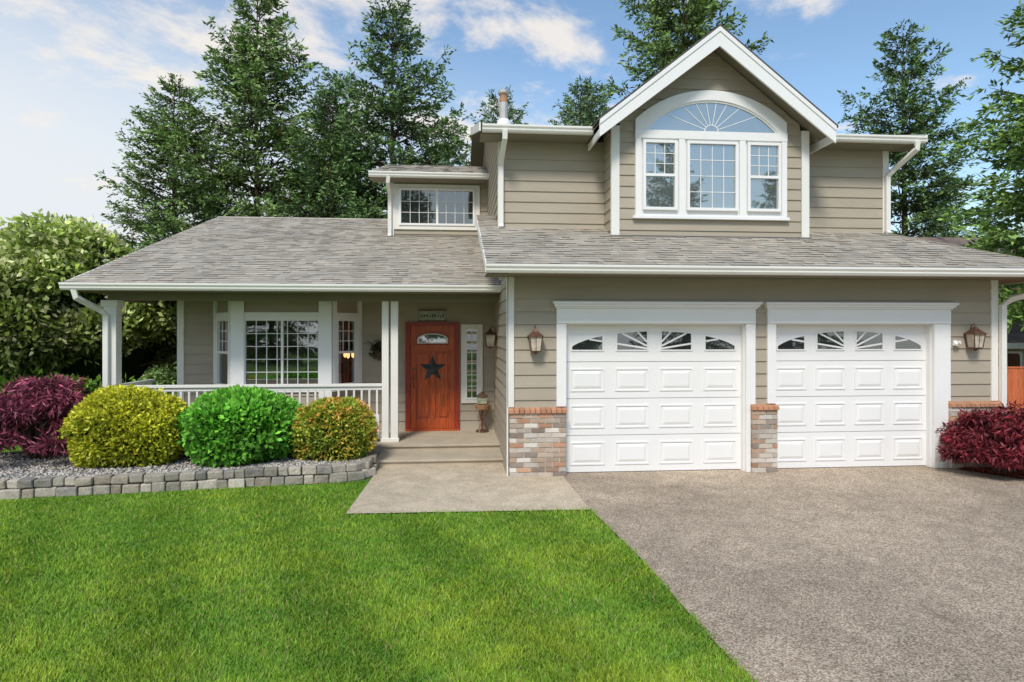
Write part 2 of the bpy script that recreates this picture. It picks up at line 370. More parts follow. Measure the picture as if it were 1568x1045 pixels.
k4=.35; dz=lambda y:5.44+k4*(y-13.95); cs4=1/math.hypot(1,k4)
slab([(-1.80,13.95,dz(13.95)),(.74,13.95,dz(13.95)),(.74,15.6,dz(15.6)),(-1.55,15.6,dz(15.6))])
shingles(mb,(0,13.9,dz(13.9)),(1,0,0),(0,cs4,k4*cs4),1.7/cs4,lambda t:-1.81+t*.15,lambda t:.735)
for sgn in (-1,1):
    xe=apx+sgn*1.925
    P1=[(xe,9.84,5.30),(apx,9.84,6.817),(apx,9.84,6.70),(xe,9.84,5.185)]
    mb.prism(P1,(0,5.0,0),"soffit")
    P2=[(xe+sgn*.03,9.79,5.297),(apx,9.79,6.84),(apx,9.79,6.875),(xe+sgn*.03,9.79,5.332)]
    mb.prism(P2,(0,5.0,0),"shingle",(.25,.25,.28))
mb.done("roof_shingles",house)
mb=MB()
for sgn in (-1,1):
    xe=apx+sgn*1.925
    mb.prism([(xe,9.80,5.315),(apx,9.80,6.835),(apx,9.80,6.53),(xe,9.80,5.05)],(0,.035,0),"white")
    mb.prism([(xe,9.785,5.317),(apx,9.785,6.838),(apx,9.785,6.76),(xe,9.785,5.24)],(0,.014,0),"white")
    mb.box(min(xe,xe-sgn*.03),max(xe,xe-sgn*.03),9.836,10.7,5.08,5.27,"white")
mb.box(.42,8.78,8.40,8.43,2.80,2.855,"fascia"); gutter(mb,.40,8.86,8.40,2.80)
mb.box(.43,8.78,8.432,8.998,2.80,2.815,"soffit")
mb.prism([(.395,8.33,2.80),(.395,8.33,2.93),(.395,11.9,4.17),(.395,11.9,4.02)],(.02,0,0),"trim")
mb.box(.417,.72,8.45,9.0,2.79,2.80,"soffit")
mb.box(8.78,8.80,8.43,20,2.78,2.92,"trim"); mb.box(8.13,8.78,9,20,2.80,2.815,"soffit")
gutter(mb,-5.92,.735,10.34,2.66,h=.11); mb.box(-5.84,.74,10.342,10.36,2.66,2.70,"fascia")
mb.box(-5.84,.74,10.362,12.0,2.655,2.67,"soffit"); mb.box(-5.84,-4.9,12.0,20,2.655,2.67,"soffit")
mb.prism([(-5.885,10.3,2.66),(-5.885,10.3,2.79),(-5.885,16.6,pz(16.6)),(-5.885,16.6,pz(16.6)-.15)],(.022,0,0),"trim")
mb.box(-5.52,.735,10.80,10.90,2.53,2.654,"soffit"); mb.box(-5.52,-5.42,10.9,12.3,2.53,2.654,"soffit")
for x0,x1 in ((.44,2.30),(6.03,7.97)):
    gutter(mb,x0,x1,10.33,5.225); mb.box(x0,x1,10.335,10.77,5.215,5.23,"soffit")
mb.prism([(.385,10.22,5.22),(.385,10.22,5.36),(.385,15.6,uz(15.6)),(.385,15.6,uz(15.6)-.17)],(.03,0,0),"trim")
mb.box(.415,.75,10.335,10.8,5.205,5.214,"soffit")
mb.prism([(7.95,10.22,5.24),(7.95,10.22,5.36),(7.95,15.6,uz(15.6)),(7.95,15.6,uz(15.6)-.17)],(.03,0,0),"trim")
gutter(mb,-1.82,.745,13.95,5.32); mb.box(-1.80,.745,13.955,14.4,5.31,5.325,"soffit")
mb.prism([(-1.825,13.9,5.32),(-1.825,13.9,5.44),(-1.575,15.6,dz(15.6)),(-1.575,15.6,dz(15.6)-.12)],(.02,0,0),"trim")
downspout(mb,[(.80,10.22,5.24),(.80,10.23,5.12),(.775,10.60,4.88),(.77,10.70,4.78),(.77,10.70,3.82),(.77,10.66,3.76)])
downspout(mb,[(7.80,10.23,5.24),(7.80,10.24,5.12),(7.66,10.62,4.86),(7.60,10.70,4.75),(7.60,10.70,3.80),(7.60,10.64,3.74)])
downspout(mb,[(-1.40,13.88,5.33),(-1.42,13.90,5.22),(-1.42,14.28,5.05),(-1.42,14.32,4.95),(-1.42,14.32,4.16),(-1.42,14.26,4.10)])
downspout(mb,[(-5.74,10.28,2.68),(-5.72,10.30,2.55),(-5.56,10.66,2.37),(-5.50,10.72,2.28),(-5.50,10.72,.25)])
downspout(mb,[(8.55,8.33,2.82),(8.55,8.35,2.68),(8.24,8.84,2.52),(8.17,8.93,2.42),(8.17,8.93,.2)])
mb.done("gutters_and_fascia",house,bevel=.003)
mb=MB()
mb.box(.72,2.56,10.70,10.76,3.66,3.745,"flash"); mb.box(5.86,7.68,10.70,10.76,3.66,3.745,"flash")
mb.box(2.50,5.88,10.17,10.225,3.48,3.585,"flash"); mb.box(-1.45,.74,14.33,14.395,3.95,4.13,"flash")
mb.done("roof_flashing",house)
# upper windows
mb=MB()
wc=4.185
mb.lbox(FB,2.91,5.46,0,.04,3.90,5.29,"white")
mb.lbox(FB,2.87,5.50,0,.085,3.86,3.905,"white")
window(mb,FB,3.03,3.60,4.00,5.13,b=.041,hung=True,nx=2,nz=2)
window(mb,FB,3.76,4.62,4.00,5.13,b=.041,nx=3,nz=3)
window(mb,FB,4.78,5.35,4.00,5.13,b=.041,hung=True,nx=2,nz=2)
for x0,x1 in ((2.91,3.00),(3.63,3.73),(4.65,4.75),(5.37,5.46)): mb.lbox(FB,x0,x1,.0401,.075,3.905,5.16,"white")
mb.lbox(FB,2.905,5.465,.0402,.08,5.16,5.292,"white")
Ro,co=1.876,4.09; Ri,ci=1.508,4.297
oz=lambda x:co+math.sqrt(max(0,Ro**2-(x-wc)**2)); iz=lambda x:ci+math.sqrt(max(0,Ri**2-(x-wc)**2))
N=36; T=[-1+2*i/N for i in range(N+1)]
I=[(wc+1.135*t,iz(wc+1.135*t)) for t in T]; O_=[(wc+1.275*t,oz(wc+1.275*t)) for t in T]
I2=[(wc+1.10*t,5.29+(iz(wc+1.135*t)-5.29)*.94) for t in T]
for i in range(N):
    mb.lpoly(FB,[I[i],I[i+1],O_[i+1],O_[i]],0,.07,"white")
    mb.lpoly(FB,[I2[i],I2[i+1],I[i+1],I[i]],0,.05,"white")
mb.lpoly(FB,[(2.91,5.293),(3.05,5.293),(2.91,5.466)],0,.07,"white"); mb.lpoly(FB,[(5.32,5.293),(5.46,5.293),(5.46,5.466)],0,.07,"white")
mb.lpoly(FB,[(3.05,5.293),(5.32,5.293)]+I[::-1],.022,.03,"glass_up")
for ang in (20,40,60,80,100,120,140,160):
    dx,dz_=math.cos(D2R(ang)),math.sin(D2R(ang)); q=.12
    while True:
        x,z=wc+dx*q,5.293+dz_*q
        if abs(x-wc)>1.12 or z>iz(x)-.01: break
        q+=.01
    px,pz_=-dz_*.005,dx*.005; xa,za=wc+dx*.12,5.293+dz_*.12
    mb.lpoly(FB,[(xa-px,za-pz_),(x-px,z-pz_),(x+px,z+pz_),(xa+px,za+pz_)],.031,.038,"white")
hub=[(wc+.12*math.cos(math.pi*i/12),5.293+.12*math.sin(math.pi*i/12)) for i in range(13)]
for i in range(12):
    a,b_=hub[i],hub[i+1]; mb.lpoly(FB,[a,b_,(wc+(b_[0]-wc)*.9,5.293+(b_[1]-5.293)*.9),(wc+(a[0]-wc)*.9,5.293+(a[1]-5.293)*.9)],.031,.039,"white")
for (q0,q1,r0,r1) in ((-1.335,-1.22,4.28,5.28),(.45,.56,4.28,5.28),(-1.22,.45,4.28,4.37),(-1.22,.45,5.19,5.28)):
    mb.lbox(FD,q0,q1,0,.05,r0,r1,"trim")
window(mb,FD,-1.22,.45,4.37,5.19,b=.02,nx=7,nz=2,glass="glass_dark")
mb.lbox(FD,-.41,-.36,.03,.06,4.41,5.15,"white")
mb.done("upper_windows",house,bevel=.002)
# porch
mb=MB()
mb.box(-5.6,.745,10.50,12.0,.0,.2,"stepconc"); mb.box(-1.18,.742,9.78,10.50,0,.10,"stepconc")
mb.box(-1.19,.743,10.47,10.502,.165,.203,"stepconc"); mb.box(-1.19,.7435,9.75,9.79,.068,.103,"stepconc")
mb.done("porch_steps",house,bevel=.008)
mb=MB()
mb.box(-5.56,-5.37,10.76,10.94,.2,2.53,"trim"); mb.box(-5.59,-5.34,10.73,10.97,2.43,2.53,"trim")
mb.box(-1.055,-.935,10.79,10.91,.2,2.53,"trim"); mb.box(-1.20,-1.09,10.795,10.905,.2,2.53,"trim")
mb.box(-1.22,-.92,10.775,10.925,.2,.26,"trim")
mb.box(-5.37,-1.20,10.80,10.90,1.12,1.165,"trim"); mb.box(-5.37,-1.20,10.83,10.87,1.06,1.12,"trim"); mb.box(-5.37,-1.20,10.82,10.88,.28,.33,"trim")
x=-5.30
while x<-1.24: mb.box(x,x+.032,10.834,10.866,.33,1.06,"trim"); x+=.125
mb.box(-5.51,-5.41,10.94,12.2,1.12,1.165,"trim"); mb.box(-5.49,-5.43,10.94,12.2,.28,.33,"trim")
yy=11.0
while yy<12.2: mb.box(-5.476,-5.444,yy,yy+.032,.33,1.12,"trim"); yy+=.125
mb.done("porch_railing",house,bevel=.004)
# bay window of living room
mb=MB()
pA,pB,pC,pD=(-4.28,12.0),(-3.79,11.42),(-2.14,11.42),(-1.72,12.0)
segs=[(pA,pB,True),(pB,pC,False),(pC,pD,True)]
for (p,q,ang) in segs:
    F=Fr(p[0],p[1],q[0]-p[0],q[1]-p[1]); L=math.hypot(q[0]-p[0],q[1]-p[1])
    siding(mb,F,0,L,.2,.98); siding(mb,F,0,L,2.36,2.655)
    mb.lbox(F,-.01,L+.01,-.02,.05,.98,1.06,"white"); mb.lbox(F,0,L,-.02,.04,2.26,2.36,"white")
    pw=.10 if ang else .17
    mb.lbox(F,0,pw,-.02,.045,1.06,2.66,"white"); mb.lbox(F,L-pw,L,-.02,.045,1.06,2.66,"white")
    if not ang:
        mb.lbox(F,-.02,.20,.046,.06,.2,2.655,"white"); mb.lbox(F,L-.20,L+.02,.046,.06,.2,2.655,"white")
        window(mb,F,pw,L-pw,1.06,2.26,b=-.02,nx=6,nz=4,glass="glass_bay",mun=.014)
        mb.lbox(F,L/2-.02,L/2+.02,-.005,.02,1.10,2.22,"white")
    else:
        window(mb,F,pw,L-pw,1.06,2.26,b=-.02,nx=2,nz=2,hung=True,glass="glass_bay",mun=.014)
mb.prism([(pA[0],pA[1],.2),(pB[0],pB[1]+.03,.2),(pC[0],pC[1]+.03,.2),(pD[0],pD[1],.2)],(0,0,.76),"interior")
mb.done("bay_window",house,bevel=.002)
mb=MB()
x0,x1,y0,y1,z0,z1=-4.8,-.95,12.08,16.0,.25,2.62
mb.face([(x0,y1,z0),(x1,y1,z0),(x1,y1,z1),(x0,y1,z1)],"interior"); mb.face([(x0,y0,z0),(x0,y1,z0),(x0,y1,z1),(x0,y0,z1)],"interior")
mb.face([(x1,y0,z0),(x1,y1,z0),(x1,y1,z1),(x1,y0,z1)],"interior"); mb.face([(x0,y0,z0),(x1,y0,z0),(x1,y1,z0),(x0,y1,z0)],"doorframe")
mb.face([(x0,y0,z1),(x1,y0,z1),(x1,y1,z1),(x0,y1,z1)],"curtain")
mb.box(-3.6,-2.7,15.9,15.96,1.0,2.1,"dark"); mb.box(-3.1,-1.4,13.2,14.2,.85,.9,"doorwood")
mb.done("living_room",house)
mb=MB()
cx,cy,cz=-2.26,13.0,1.5
mb.tube([(cx,cy,2.62),(cx,cy,1.45)],.012,"bronze"); mb.tube([(cx,cy,1.62),(cx,cy,1.55),(cx,cy,1.46),(cx,cy,1.40)],[.01,.05,.035,.01],"bronze")
for i in range(6):
    a=i*math.pi/3+.3; px,py=math.cos(a),math.sin(a)
    mb.tube([(cx,cy,1.46),(cx+px*.12,cy+py*.12,1.40),(cx+px*.24,cy+py*.24,1.44),(cx+px*.25,cy+py*.25,1.50)],.01,"bronze",n=5)
    mb.tube([(cx+px*.25,cy+py*.25,1.50),(cx+px*.25,cy+py*.25,1.53),(cx+px*.25,cy+py*.25,1.58),(cx+px*.25,cy+py*.25,1.62)],[.012,.03,.035,.02],"bulb",n=7)
mb.done("chandelier")
# front door
mb=MB()
mb.lbox(FP,-.90,-.81,0,.07,.2,2.20,"doorframe"); mb.lbox(FP,.005,.085,0,.07,.2,2.20,"doorframe"); mb.lbox(FP,-.81,.005,0,.07,2.13,2.20,"doorframe")
mb.lbox(FP,-.90,.085,0,.12,.2,.235,"doorwood")
D0,D1=-.81,.005; z0,z1=.237,2.128
mb.lbox(FP,D0,D1,0,.022,z0,z1,"doorwood")
c=(D0+D1)/2
st=.10
for (q0,q1,r0,r1) in ((D0+.003,D0+st,z0,z1),(D1-st,D1-.003,z0,z1),(D0+st,D1-st,z0,z0+.18),(D0+st,D1-st,1.66,1.78),(D0+st,D1-st,2.05,z1),(c-.045,c+.045,z0+.18,1.66)):
    mb.lbox(FP,q0,q1,.022,.048,r0,r1,"doorwood")
for q0,q1 in ((D0+st,c-.045),(c+.045,D1-st)):
    mb.lbox(FP,q0+.04,q1-.04,.022,.042,z0+.22,1.62,"doorwood")
    mb.lbox(FP,q0,q0+.008,.022,.026,z0+.18,1.66,"doorframe"); mb.lbox(FP,q1-.008,q1,.022,.026,z0+.18,1.66,"doorframe")
g=[(D0+st+.0,1.79),(D1-st,1.79)]+[(c+(D1-st-c)*math.cos(math.pi*i/14),1.88+.13*math.sin(math.pi*i/14)) for i in range(15)]
mb.lpoly(FP,g,.026,.050,"doorframe")
g2=[(c+(a-c)*.92,1.895+(z-1.895)*.85) for a,z in g]; mb.lpoly(FP,g2,.0502,.054,"curtain")
g3=[(c+(a-c)*.80,1.895+(z-1.895)*.68) for a,z in g]; mb.lpoly(FP,g3,.0542,.057,"glass_up")
mb.tube([FP.p(D0+.06,.045,1.18),FP.p(D0+.06,.10,1.18)],.012,"bronze"); mb.tube([FP.p(D0+.06,.09,1.24),FP.p(D0+.06,.10,1.18),FP.p(D0+.06,.085,1.05),FP.p(D0+.06,.05,.98)],.011,"bronze")
mb.tube([FP.p(D0+.06,.045,1.34),FP.p(D0+.06,.065,1.34)],.028,"bronze",n=12)
mb.done("front_door",house,bevel=.004)
mb=MB()
mb.lbox(FP,.12,.20,0,.05,.70,2.16,"trim"); mb.lbox(FP,.44,.52,0,.05,.70,2.16,"trim"); mb.lbox(FP,.20,.44,0,.05,2.09,2.16,"trim"); mb.lbox(FP,.20,.44,0,.05,.70,.77,"trim")
window(mb,FP,.20,.44,.77,2.09,b=.005,fw=.03,nx=1,nz=5,glass="glass_dark",mun=.014)
mb.done("sidelight_window",house,bevel=.002)
mb=MB(); sx,szz,r1,r2=c,1.34,.255,.10
P=[(sx+(r1 if i%2==0 else r2)*math.sin(i*math.pi/5),szz+(r1 if i%2==0 else r2)*math.cos(i*math.pi/5)) for i in range(10)]
ctr=FP.p(sx,.10,szz)
for i in range(10):
    a,b_=P[i],P[(i+1)%10]; mb.face([FP.p(b_[0],.05,b_[1]),FP.p(a[0],.05,a[1]),ctr],"star")
mb.done("star_ornament")
mb=MB(); mb.lbox(FP,-.65,-.17,.022,.045,2.23,2.41,"plaque"); mb.lbox(FP,-.67,-.15,.022,.052,2.405,2.425,"bronze"); mb.lbox(FP,-.67,-.15,.022,.052,2.215,2.235,"bronze")
for i in range(9): mb.lbox(FP,-.61+i*.048,-.585+i*.048,.045,.05,2.29,2.29+.03+.03*((i*7)%3)/2,"star")
mb.done("wall_plaque",bevel=.003)
def lantern(F,a,zb,s=1.,name="wall_lantern"):
    mb=MB(); q=lambda v:v*s
    mb.lbox(F,a-q(.05),a+q(.05),.02,.035,zb+q(.05),zb+q(.30),"bronze")
    mb.tube([F.p(a,.03,zb+q(.24)),F.p(a,q(.06),zb+q(.40)),F.p(a,q(.12),zb+q(.43)),F.p(a,q(.14),zb+q(.38))],q(.011),"bronze")
    B=q(.14)
    mb.frust(F,a,B,zb+q(.33),zb+q(.385),q(.045),q(.012),"bronze"); mb.frust(F,a,B,zb+q(.265),zb+q(.33),q(.115),q(.045),"bronze")
    mb.frust(F,a,B,zb+q(.25),zb+q(.265),q(.12),q(.12),"bronze")
    mb.frust(F,a,B,zb+q(.03),zb+q(.25),q(.07),q(.095),"lampglass")
    for sx_,sy in ((-1,-1),(-1,1),(1,-1),(1,1)):
        mb.tube([F.p(a+sx_*q(.072),B+sy*q(.072),zb+q(.03)),F.p(a+sx_*q(.098),B+sy*q(.098),zb+q(.25))],q(.009),"bronze",n=4)
    for sx_ in (-1,1):
        mb.tube([F.p(a,B+sx_*q(.073),zb+q(.03)),F.p(a,B+sx_*q(.098),zb+q(.25))],q(.005),"bronze",n=4)
    mb.frust(F,a,B,zb+q(.0),zb+q(.03),q(.05),q(.085),"bronze"); mb.frust(F,a,B,zb-q(.03),zb,q(.012),q(.03),"bronze")
    mb.done(name)
lantern(FG,1.12,1.74,.88); lantern(FG,7.68,1.77,.88); lantern(FL,-11.3,1.74,.9)
mb=MB(); mb.lbox(FG,7.40,7.46,.02,.05,1.82,1.90,"white"); mb.tube([FG.p(7.43,.05,1.86),FG.p(7.41,.10,1.83)],.018,"white"); mb.tube([FG.p(7.43,.05,1.86),FG.p(7.46,.11,1.87)],[.015,.028],"white")
mb.done("security_sensor")
mb=MB(); fx,fy=1.10,14.4
mb.tube([(fx,fy,6.55),(fx,fy,6.72),(fx,fy,6.78)],[.20,.15,.11],"white",n=16)
mb.tube([(fx,fy,6.75),(fx,fy,7.15)],.10,"steel",n=16); mb.tube([(fx,fy,7.15),(fx,fy,7.35)],.085,"terracotta",n=16)
mb.tube([(fx,fy,7.33),(fx,fy,7.36),(fx,fy,7.42),(fx,fy,7.45)],[.08,.13,.13,.05],"steel",n=16)
mb.done("chimney_flue",house)
mb=MB(); px,py=.50,11.72
mb.tube([(px,py,.2),(px,py,.23)],.12,"bronze",n=12); mb.tube([(px,py,.23),(px,py,.62)],.015,"bronze")
for i in range(3):
    a=i*2.1; mb.tube([(px+.12*math.cos(a),py+.12*math.sin(a),.2),(px+.03*math.cos(a),py+.03*math.sin(a),.4),(px+.10*math.cos(a),py+.10*math.sin(a),.58)],.01,"bronze",n=5)
mb.tube([(px,py,.60),(px,py,.62),(px,py,.70)],[.05,.12,.15],"terracotta",n=12)
mb.box(px-.08,px+.08,py-.08,py+.08,.72,.84,"plaque"); mb.prism([(px-.11,py-.1,.84),(px+.11,py-.1,.84),(px,py-.1,.93)],(0,.2,0),"bronze")
mb.done("birdhouse_stand")
mb=MB(); mb.box(-1.50,-1.24,10.74,10.76,.32,.66,"white"); mb.box(-1.47,-1.27,10.733,10.739,.36,.44,"redpaint"); mb.box(-1.44,-1.30,10.733,10.739,.50,.60,"plaque")
mb.done("porch_sign",bevel=.003)
# ------------------------------------------------------------------ GROUND
def poly(name,pts,z,mat):
    mb=MB(); mb.face([(x,y,z) for x,y in pts],mat); return mb.done(name)
rings=[0,8,16,24,32,45,70,120,220,420,800]; nseg=72
v=[(0,6,-.012)];f=[]
for r in rings[1:]:
    for j in range(nseg):
        a=2*math.pi*j/nseg; v.append((r*math.cos(a),6+r*math.sin(a),-.012-max(0,r-24)*.03))
for j in range(nseg): f.append((0,1+j,1+(j+1)%nseg))
for i in range(len(rings)-2):
    for j in range(nseg):
        a=1+i*nseg; f.append((a+j,a+nseg+j,a+nseg+(j+1)%nseg,a+(j+1)%nseg))
me=bpy.data.meshes.new("ground"); me.from_pydata(v,[],f); me.materials.append(MATS["soil"]); ob=bpy.data.objects.new("ground",me); sc.collection.objects.link(ob)
poly("driveway",[(1.53,9.2),(1.53,8.2),(1.55,7.2),(1.67,5.58),(1.69,4.47),(1.72,3.61),(1.85,1.0),(2.1,-9),(13,-9),(11,7.0),(8.4,7.9),(7.77,8.16),(7.42,8.78),(7.38,9.2)],.004,"aggregate")
poly("walkway",[(-1.13,9.9),(-1.14,9.0),(-1.21,7.3),(1.545,7.22),(1.525,8.2),(1.52,8.98),(.74,8.99),(.74,9.9)],.008,"walkagg")
poly("lawn",[(-30,-9),(2.09,-9),(1.84,1.0),(1.71,3.61),(1.68,4.47),(1.66,5.58),(1.54,7.21),(-1.22,7.29),(-1.15,8.85),(-4.4,8.5),(-6,8.2),(-9,7.6),(-30,7.6)],-.004,"lawnbase")
poly("mulch_bed",[(7.4,9.3),(7.43,8.78),(7.78,8.17),(8.42,7.9),(11,7.0),(13,8),(13,12),(8.2,12),(8.1,9.3)],.012,"mulch")
path=[(-10.5,7.3),(-8.5,7.75),(-6.8,8.08),(-5.49,8.32),(-4.42,8.44),(-3.31,8.60),(-2.13,8.78),(-1.62,8.86),(-1.32,8.98),(-1.16,9.2),(-1.14,9.5),(-1.14,9.76)]
poly("planting_bed",[(x-.08,y+.1) for x,y in path]+[(-1.25,10.49),(-5.6,10.49),(-6.6,10.55),(-7.6,10.2),(-10.5,9.8)],.19,"gravelbed")
def along(path):
    L=[0]
    for (a,b),(c_,d) in zip(path[:-1],path[1:]): L.append(L[-1]+math.hypot(c_-a,d-b))
    def at(s):
        for i in range(len(L)-1):
            if s<=L[i+1]: break
        t=(s-L[i])/(L[i+1]-L[i]); a,b=path[i],path[i+1]
        return (a[0]+(b[0]-a[0])*t,a[1]+(b[1]-a[1])*t),(b[0]-a[0],b[1]-a[1])
    return L[-1],at
LT,at=along(path); mb=MB()
bp=[(.38,.34,.28),(.45,.40,.33),(.30,.27,.24),(.52,.46,.38),(.40,.34,.27)]
for r,(zz0,zz1) in enumerate(((-.01,.115),(.117,.23))):
    s=-.1*r
    while s<LT-.02:
        w=random.choice([.13,.17,.2,.24]); q0=max(s,0); q1=min(s+w,LT)
        if q1-q0>.04:
            (x,y),(dx,dy)=at((q0+q1)/2); F=Fr(x,y,dx,dy); h=(q1-q0)/2-.003; cc=random.choice(bp); vv=random.uniform(.8,1.2)
            o=len(mb.v); mb.lbox(F,-h,h,-.16,.0+random.uniform(-.024,.024)-.014*r,zz0,zz1-random.uniform(0,.014),"block",tuple(k_*vv for k_ in cc))
            for i in range(o,len(mb.v)):
                a_=mb.v[i]; mb.v[i]=(a_[0]+random.uniform(-.008,.008),a_[1]+random.uniform(-.010,.010),a_[2]+random.uniform(-.010,.005))
        s+=w
mb.done("retaining_wall",bevel=.016)
# ------------------------------------------------------------------ vegetation core
def np_obj(name,groups,mats,loc=(0,0,0)):
    V=[];Lp=[];St=[];MI=[];C=[];off=0;ls=0
    for (v,f,mi,c) in groups:
        v=np.asarray(v,np.float32); f=np.asarray(f,np.int32)
        V.append(v); Lp.append((f+off).ravel()); k=f.shape[1]; St.append(ls+np.arange(len(f))*k); ls+=len(f)*k
        MI.append(np.full(len(f),mi,np.int32)); c=np.asarray(c,np.float32)
        if c.ndim==1: c=np.tile(c,(len(v),1))
        C.append(c); off+=len(v)
    V=np.concatenate(V);Lp=np.concatenate(Lp);St=np.concatenate(St);MI=np.concatenate(MI);C=np.concatenate(C)
    me=bpy.data.meshes.new(name); me.vertices.add(len(V)); me.vertices.foreach_set("co",V.ravel())
    me.loops.add(len(Lp)); me.loops.foreach_set("vertex_index",Lp.astype(np.int32)); me.polygons.add(len(St)); me.polygons.foreach_set("loop_start",St.astype(np.int32))
    for m in mats: me.materials.append(MATS[m])
    me.polygons.foreach_set("material_index",MI); me.update(calc_edges=True)
    ca=me.color_attributes.new("col",'FLOAT_COLOR','POINT'); ca.data.foreach_set("color",np.hstack([C,np.ones((len(C),1),np.float32)]).ravel())
    ob=bpy.data.objects.new(name,me); sc.collection.objects.link(ob); ob.location=loc; return ob
def unit(a): return a/np.maximum(np.linalg.norm(a,axis=-1,keepdims=True),1e-9)
def diamonds(C,D,L,S,col,mid=.5):
    n=len(C); D=unit(D); W=unit(np.cross(D,R.normal(size=(n,3)))); L=np.asarray(L)[:,None]; S=np.asarray(S)[:,None]
    v=np.stack([C,C+D*L*mid+W*S*.5,C+D*L,C+D*L*mid-W*S*.5],1).reshape(-1,3)
    f=np.arange(4*n).reshape(n,4); return v,f,np.repeat(col,4,axis=0)
def pebbles(name,x,y,z,rad,col,flat=.6):
    n=len(x); C=np.stack([x,y,z],1); o=np.array([[1,0,0],[0,1,0],[-1,0,0],[0,-1,0],[0,0,1],[0,0,-1]],float)
    rr=np.asarray(rad)[:,None,None]*R.uniform(.7,1.3,(n,6,1)); a=R.random(n)*6.28
    v=np.tile(o,(n,1,1))*rr; v[:,:,2]*=flat; xr=v[:,:,0]*np.cos(a)[:,None]-v[:,:,1]*np.sin(a)[:,None]; yr=v[:,:,0]*np.sin(a)[:,None]+v[:,:,1]*np.cos(a)[:,None]
    v=np.stack([xr,yr,v[:,:,2]],2)+C[:,None,:]
    t=np.array([[0,1,4],[1,2,4],[2,3,4],[3,0,4],[1,0,5],[2,1,5],[3,2,5],[0,3,5]]); f=(t[None]+np.arange(n)[:,None,None]*6).reshape(-1,3)
    np_obj(name,[(v.reshape(-1,3),f,0,np.repeat(col,6,axis=0))],["stone"])
def np_tube(pts,rs,n=6):
    mb=MB(); mb.tube(pts,list(rs),"bark",n=n)
    fs=[f for f in mb.f if len(f)==4]; return np.array(mb.v),np.array(fs)
def fir_mesh(name,seed,H,Rad,dens=1.,tone=(.05,.095,.035),nw=44,droop=.3,start=.04):
    rg=np.random.default_rng(seed); Cs=[];Ds=[];Ls=[];Ss=[];Co=[]; groups=[]
    tz=np.linspace(0,H,9); groups.append((*np_tube([(math.sin(z*.4)*.05,math.cos(z*.5)*.05,z) for z in tz],np.maximum(.02,.22*(1-tz/H))),0,(1,1,1)))
    tone=np.array(tone)
    for i in range(nw):
        zn=start+(.99-start)*(i+rg.random())/nw; z=H*zn; nb=rg.integers(4,8) if zn<.9 else 4
        a0=rg.random()*6.28
        for j in range(nb):
            a=a0+j*6.283/nb+rg.normal()*.25; ad=np.array([math.cos(a),math.sin(a),0]); pp=np.array([-ad[1],ad[0],0])
            L=Rad*((1-zn)**.66)*(.45+.65*rg.random())*(1.25 if rg.random()<.14 else 1)+.22
            e=.85*zn-.10+rg.normal()*.12; q=-droop*(1-zn)+rg.normal()*.08
            def pos(s): s=s[:,None]; return np.array([0,0,z])+ad*L*s+np.array([0,0,1.])*(L*(e*s+q*s*s+.12*s**4))+pp*(L*.12*math.sin(a*7)*s*s)
            groups_pts=pos(np.linspace(0,.92,4))
            groups.append((*np_tube([tuple(p) for p in groups_pts],[.012+.012*L,.01+.008*L,.008+.005*L,.006],n=3),0,(1,1,1)))
            ntw=int((6+L*12)*dens); s=.12+.88*rg.random(ntw)**.8
            sd=rg.choice([-1,1],ntw); an=np.radians(rg.uniform(25,70,ntw)); tl=((.10+.34*(1-s)**.8)*L*rg.uniform(.5,1.1,ntw)+.14)
            td=ad*np.cos(an)[:,None]+pp*(np.sin(an)*sd)[:,None]+np.array([0,0,1.])*(rg.normal(-.18,.15,ntw)+e*.5)[:,None]; td=unit(td)
            nq=np.maximum(3,(3+tl*12*dens).astype(int)); idx=np.repeat(np.arange(ntw),nq); m=len(idx)
            t=rg.random(m); base=pos(s)[idx]+td[idx]*(tl[idx]*t)[:,None]+rg.normal(size=(m,3))*.03; base[:,2]-=.10*tl[idx]*t*t*2
            Cs.append(base); Ds.append(td[idx]+rg.normal(size=(m,3))*.45); Ls.append(rg.uniform(.12,.27,m)); Ss.append(rg.uniform(.045,.088,m))
            out=(s[idx]*.6+t*.4); br=(.22+1.15*out**1.3)*rg.uniform(.6,1.4,m)*(.75+.5*rg.random())  # painted light: needles dark near the trunk, sunlit-looking towards the tips
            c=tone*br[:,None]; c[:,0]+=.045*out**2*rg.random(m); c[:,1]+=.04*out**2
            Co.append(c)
    v,f,c=diamonds(np.concatenate(Cs),np.concatenate(Ds),np.concatenate(Ls),np.concatenate(Ss),np.concatenate(Co))
    groups.append((v,f,1,c)); return np_obj(name,groups,["bark","needle"])
def inst(src,loc,rot=0,s=1.,sz=None):
    ob=bpy.data.objects.new(src.name.split(".")[0],src.data); sc.collection.objects.link(ob); ob.location=loc; ob.rotation_euler=(0,0,rot); ob.scale=(s,s,sz or s); return ob
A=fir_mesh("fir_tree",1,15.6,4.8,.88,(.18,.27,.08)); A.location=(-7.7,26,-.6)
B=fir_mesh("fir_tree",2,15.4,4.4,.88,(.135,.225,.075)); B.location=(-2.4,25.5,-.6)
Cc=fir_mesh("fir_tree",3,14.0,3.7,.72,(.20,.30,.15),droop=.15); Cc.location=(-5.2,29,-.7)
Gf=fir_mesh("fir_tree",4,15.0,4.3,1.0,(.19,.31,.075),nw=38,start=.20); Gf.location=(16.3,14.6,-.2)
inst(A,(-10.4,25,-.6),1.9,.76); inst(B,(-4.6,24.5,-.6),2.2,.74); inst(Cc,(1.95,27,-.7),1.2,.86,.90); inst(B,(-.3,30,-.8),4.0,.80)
inst(A,(8.9,24.5,-.6),2.6,1.06,1.16); inst(Cc,(5.2,26,-.6),.4,.9); inst(B,(6.3,29,-.7),5.0,.90)
